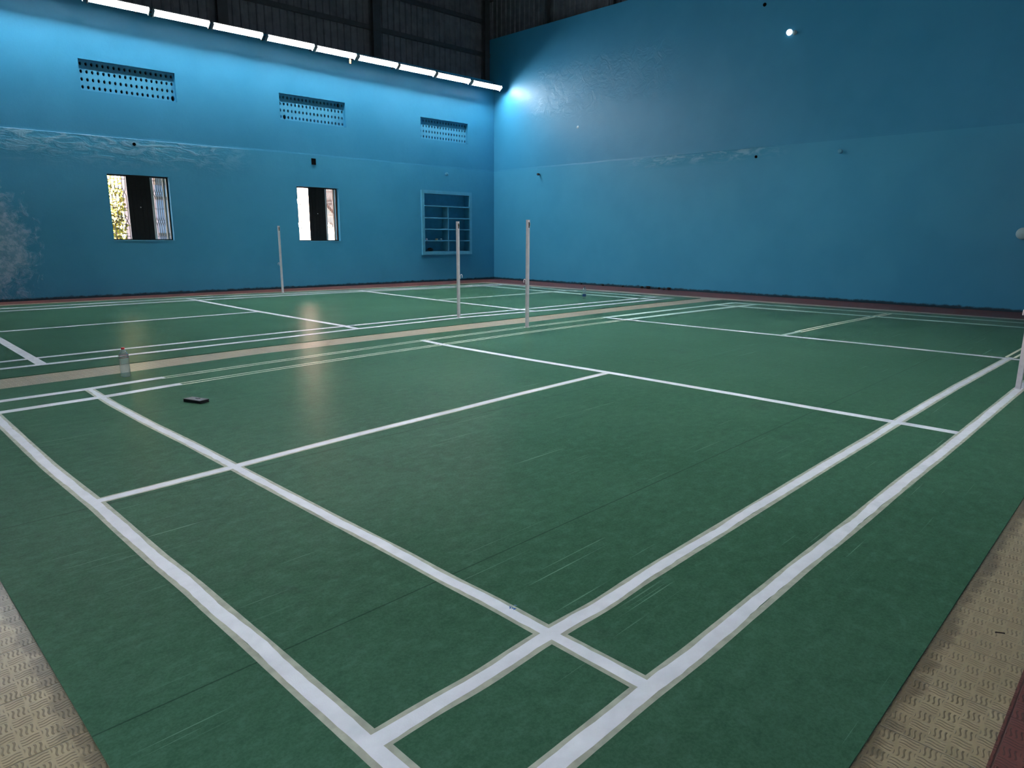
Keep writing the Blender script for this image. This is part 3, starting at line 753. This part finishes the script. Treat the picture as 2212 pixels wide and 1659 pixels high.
root = empty('phone_case', (1.22, 4.775, 0), 'flat black case lying on the foreground mat', 'case')
ang = math.atan2(-.18, .06)
T = lambda a_, b_, c_: (1.225 + a_ * math.cos(ang) - b_ * math.sin(ang), 4.78 + a_ * math.sin(ang) + b_ * math.cos(ang), c_)
mb = MB(); mb.box(-.098, .098, -.046, .046, .0005, .011, T); mb.build('lower_cover', M['phone'], root, .003)
mb = MB(); mb.box(-.094, .094, -.042, .042, .011, .015, T); mb.build('inner_body', M['phone'], root)
mb = MB(); mb.box(-.098, .098, -.046, .046, .015, .0245, T); lid = mb.build('upper_cover', M['phone'], root, .003)
mb = MB(); mb.box(-.084, .084, -.034, .034, .0245, .0252, T); mb.build('cover_panel', M['phone_top'], lid)
mb = MB(); mb.tube([T(-.01, .0, .0256), T(.0, .012, .0256), T(.012, -.004, .0256), T(.03, .016, .0256)], .003, 6); mb.build('cover_mark', M['phone'], lid)

# scraps
mb = MB()
for k_ in range(6):
    p = Vector((.763 + random.uniform(-.012, .012), .705 + random.uniform(-.012, .012), .003)); q = [p + Vector((random.uniform(-.009, .009), random.uniform(-.009, .009), random.uniform(-.001, .008))) for _ in range(4)]
    mb.add(q, [(0, 1, 2), (0, 2, 3), (1, 2, 3)])
tag(mb.build('plastic_scrap', M['blue_scrap']), 'tiny blue plastic scrap on the tape of the service line', 'scrap')
mb = MB(); mb.tube([(1.826, -.584, FZ + .003), (1.833, -.596, FZ + .004), (1.842, -.609, FZ + .003)], .0022, 6)
tag(mb.build('twig', M['twig']), 'tiny dark twig on the beige tiles at lower right', 'twig')

# crumbs of plaster at the foot of the right wall
cr = [(11.9, .05), (11.1, .06), (10.4, .05), (9.75, .07), (9.55, .09), (9.2, .06), (9.05, .05), (8.9, .08)]
for i, (y, r) in enumerate(cr):
    p = WR(y, -.09, FZ); mb = MB(); vs = []; n = 8
    for a_ in range(5):
        th = PI * a_ / 4
        for b_ in range(n):
            ph = 2 * PI * b_ / n; q = Vector((math.sin(th) * math.cos(ph), math.sin(th) * math.sin(ph), math.cos(th)))
            j = r * (1 + .5 * mnoise.noise(q * 2 + Vector((i * 3.3, 0, 0))))
            vs.append(q * j * .8)
    lo = min(v.z for v in vs)
    vs = [(v.x * .5 + p[0], v.y + p[1], (v.z - lo) * .6 + FZ) for v in vs]
    mb.add(vs, [(a_ * n + b_, a_ * n + (b_ + 1) % n, (a_ + 1) * n + (b_ + 1) % n, (a_ + 1) * n + b_) for a_ in range(4) for b_ in range(n)])
    tag(mb.build('plaster_crumb', M['twig']), 'dark plaster crumb at the foot of the right wall', 'debris', 'plaster crumbs along the right wall')

# ------------------------------------------------------------------ outside
mb = MB(); mb.add([(-40, 16.9, -.25), (60, 16.9, -.25), (60, 60, -.25), (-40, 60, -.25)], [(0, 1, 2, 3)])
mb.add([(-40, -60, -.25), (60, -60, -.25), (60, -2.3, -.25), (-40, -2.3, -.25)], [(0, 1, 2, 3)])
mb.add([(-40, -2.3, -.25), (-2.45, -2.3, -.25), (-2.45, 16.9, -.25), (-40, 16.9, -.25)], [(0, 1, 2, 3)])
tag(mb.build('ground', M['ground']), kind='structure')
root = empty('neighbour_building', (14, 24, -.25), 'sunlit pale building outside the middle window', 'building')
mb = MB(); mb.box(9.6, 24, 23.6, 28, -.25, 4.2); mb.build('wall', M['outside_white'], root)
mb = MB(); mb.hexa([(13.35, 23.35, 2.95), (14.6, 23.35, 1.75), (14.6, 23.58, 1.75), (13.35, 23.58, 2.95), (13.35, 23.35, 3.9), (14.6, 23.35, 3.9), (14.6, 23.58, 3.9), (13.35, 23.58, 3.9)]); mb.build('shade_board', M['painted_shade'], root)  # dark wedge added as the diagonal shade behind the right pane
mb = MB(); mb.box(9.4, 24.2, 23.5, 28.2, 4.2, 4.4); mb.build('roof_slab', M['outside_mauve'], root)
root = empty('neighbour_building', (7, 20.5, -.25), 'mauve building seen through the right pane of the left window', 'building')
mb = MB(); mb.box(6.36, 8.6, 20.2, 23, -.25, 4.0); mb.build('wall', M['outside_mauve'], root)
for z in (1.35, 2.35):
    mb = MB(); mb.box(6.33, 8.65, 20.1, 20.2, z, z + .08); mb.build('ledge', M['outside_dark'], root)
mb = MB(); mb.box(6.33, 8.65, 20.05, 20.2, 2.75, 3.6); mb.build('sunshade', M['outside_dark'], root)
def tree(x, y, h, r, seed, label):
    rnd = random.Random(seed)
    root = empty('leafy_tree', (x, y, -.25), label, 'tree', 'trees outside the left window')
    mb = MB(); mb.tube([(x, y, -.25), (x + .05, y, 1.2), (x - .05, y + .1, h * .7)], [.12, .1, .05], 8); mb.build('trunk', M['bark'], root)
    mb = MB()
    for i in range(3200):
        q = Vector((rnd.gauss(0, 1), rnd.gauss(0, 1), rnd.gauss(0, 1))).normalized() * (rnd.random() ** .4)
        p = Vector((x + q.x * r, y + q.y * r, h * .5 + q.z * h * .55))
        if p.z < .0: continue
        a_ = Vector((rnd.gauss(0, 1), rnd.gauss(0, 1), rnd.gauss(0, .6))).normalized(); b_ = a_.orthogonal().normalized()
        L = rnd.uniform(.06, .13)
        mb.add([p - a_ * L, p + b_ * L * .45, p + a_ * L, p - b_ * L * .45], [(0, 1, 2, 3)])
    mb.build('foliage', M['leaf'], root)
tree(5.05, 22.3, 4.0, 1.1, 1, 'yellow green tree outside the left window, nearer one')
tree(7.4, 27.5, 4.8, 1.8, 2, 'yellow green tree outside the left window, farther one')

# ------------------------------------------------------------------ light and sky
SKY = 5.0; SUN = 230.0
w = bpy.data.worlds.new('sky'); S.world = w; w.use_nodes = True
bg = w.node_tree.nodes['Background']; bg.inputs[0].default_value = (.84, .92, 1.0, 1); bg.inputs[1].default_value = SKY
sd = bpy.data.lights.new('sun', 'SUN'); sd.energy = SUN; sd.angle = .01; sd.color = (1, .96, .93)
so = bpy.data.objects.new('sun', sd); C.objects.link(so)
so.rotation_euler = Vector((-.25, .50, -.84)).to_track_quat('-Z', 'Y').to_euler()

# ------------------------------------------------------------------ camera
cd = bpy.data.cameras.new('camera'); cam = bpy.data.objects.new('camera', cd); C.objects.link(cam); S.camera = cam
R = [[0.6975859638077327, -0.7164847420547628, 0.004841229302197197], [-0.14629946309946038, -0.1490484208649972, -0.9779473581611948], [0.7014059382377983, 0.6814940811484503, -0.2087954194046968]]
cam.matrix_world = Matrix(((R[0][0], -R[1][0], -R[2][0], -.868), (R[0][1], -R[1][1], -R[2][1], -.8642), (R[0][2], -R[1][2], -R[2][2], 1.3213), (0, 0, 0, 1)))
cd.sensor_width = 36; cd.lens = 23.9427; cd.clip_start = .02; cd.clip_end = 200

S.view_settings.view_transform = 'Standard'; S.view_settings.look = 'None'; S.view_settings.gamma = 1
S.view_settings.use_curve_mapping = False; S.view_settings.exposure = 0.0
S.cycles.use_denoising = True
S.cycles.max_bounces = 8; S.cycles.diffuse_bounces = 3; S.cycles.glossy_bounces = 3; S.cycles.transmission_bounces = 6
S.cycles.sample_clamp_indirect = 4.0; S.cycles.caustics_reflective = False; S.cycles.caustics_refractive = False
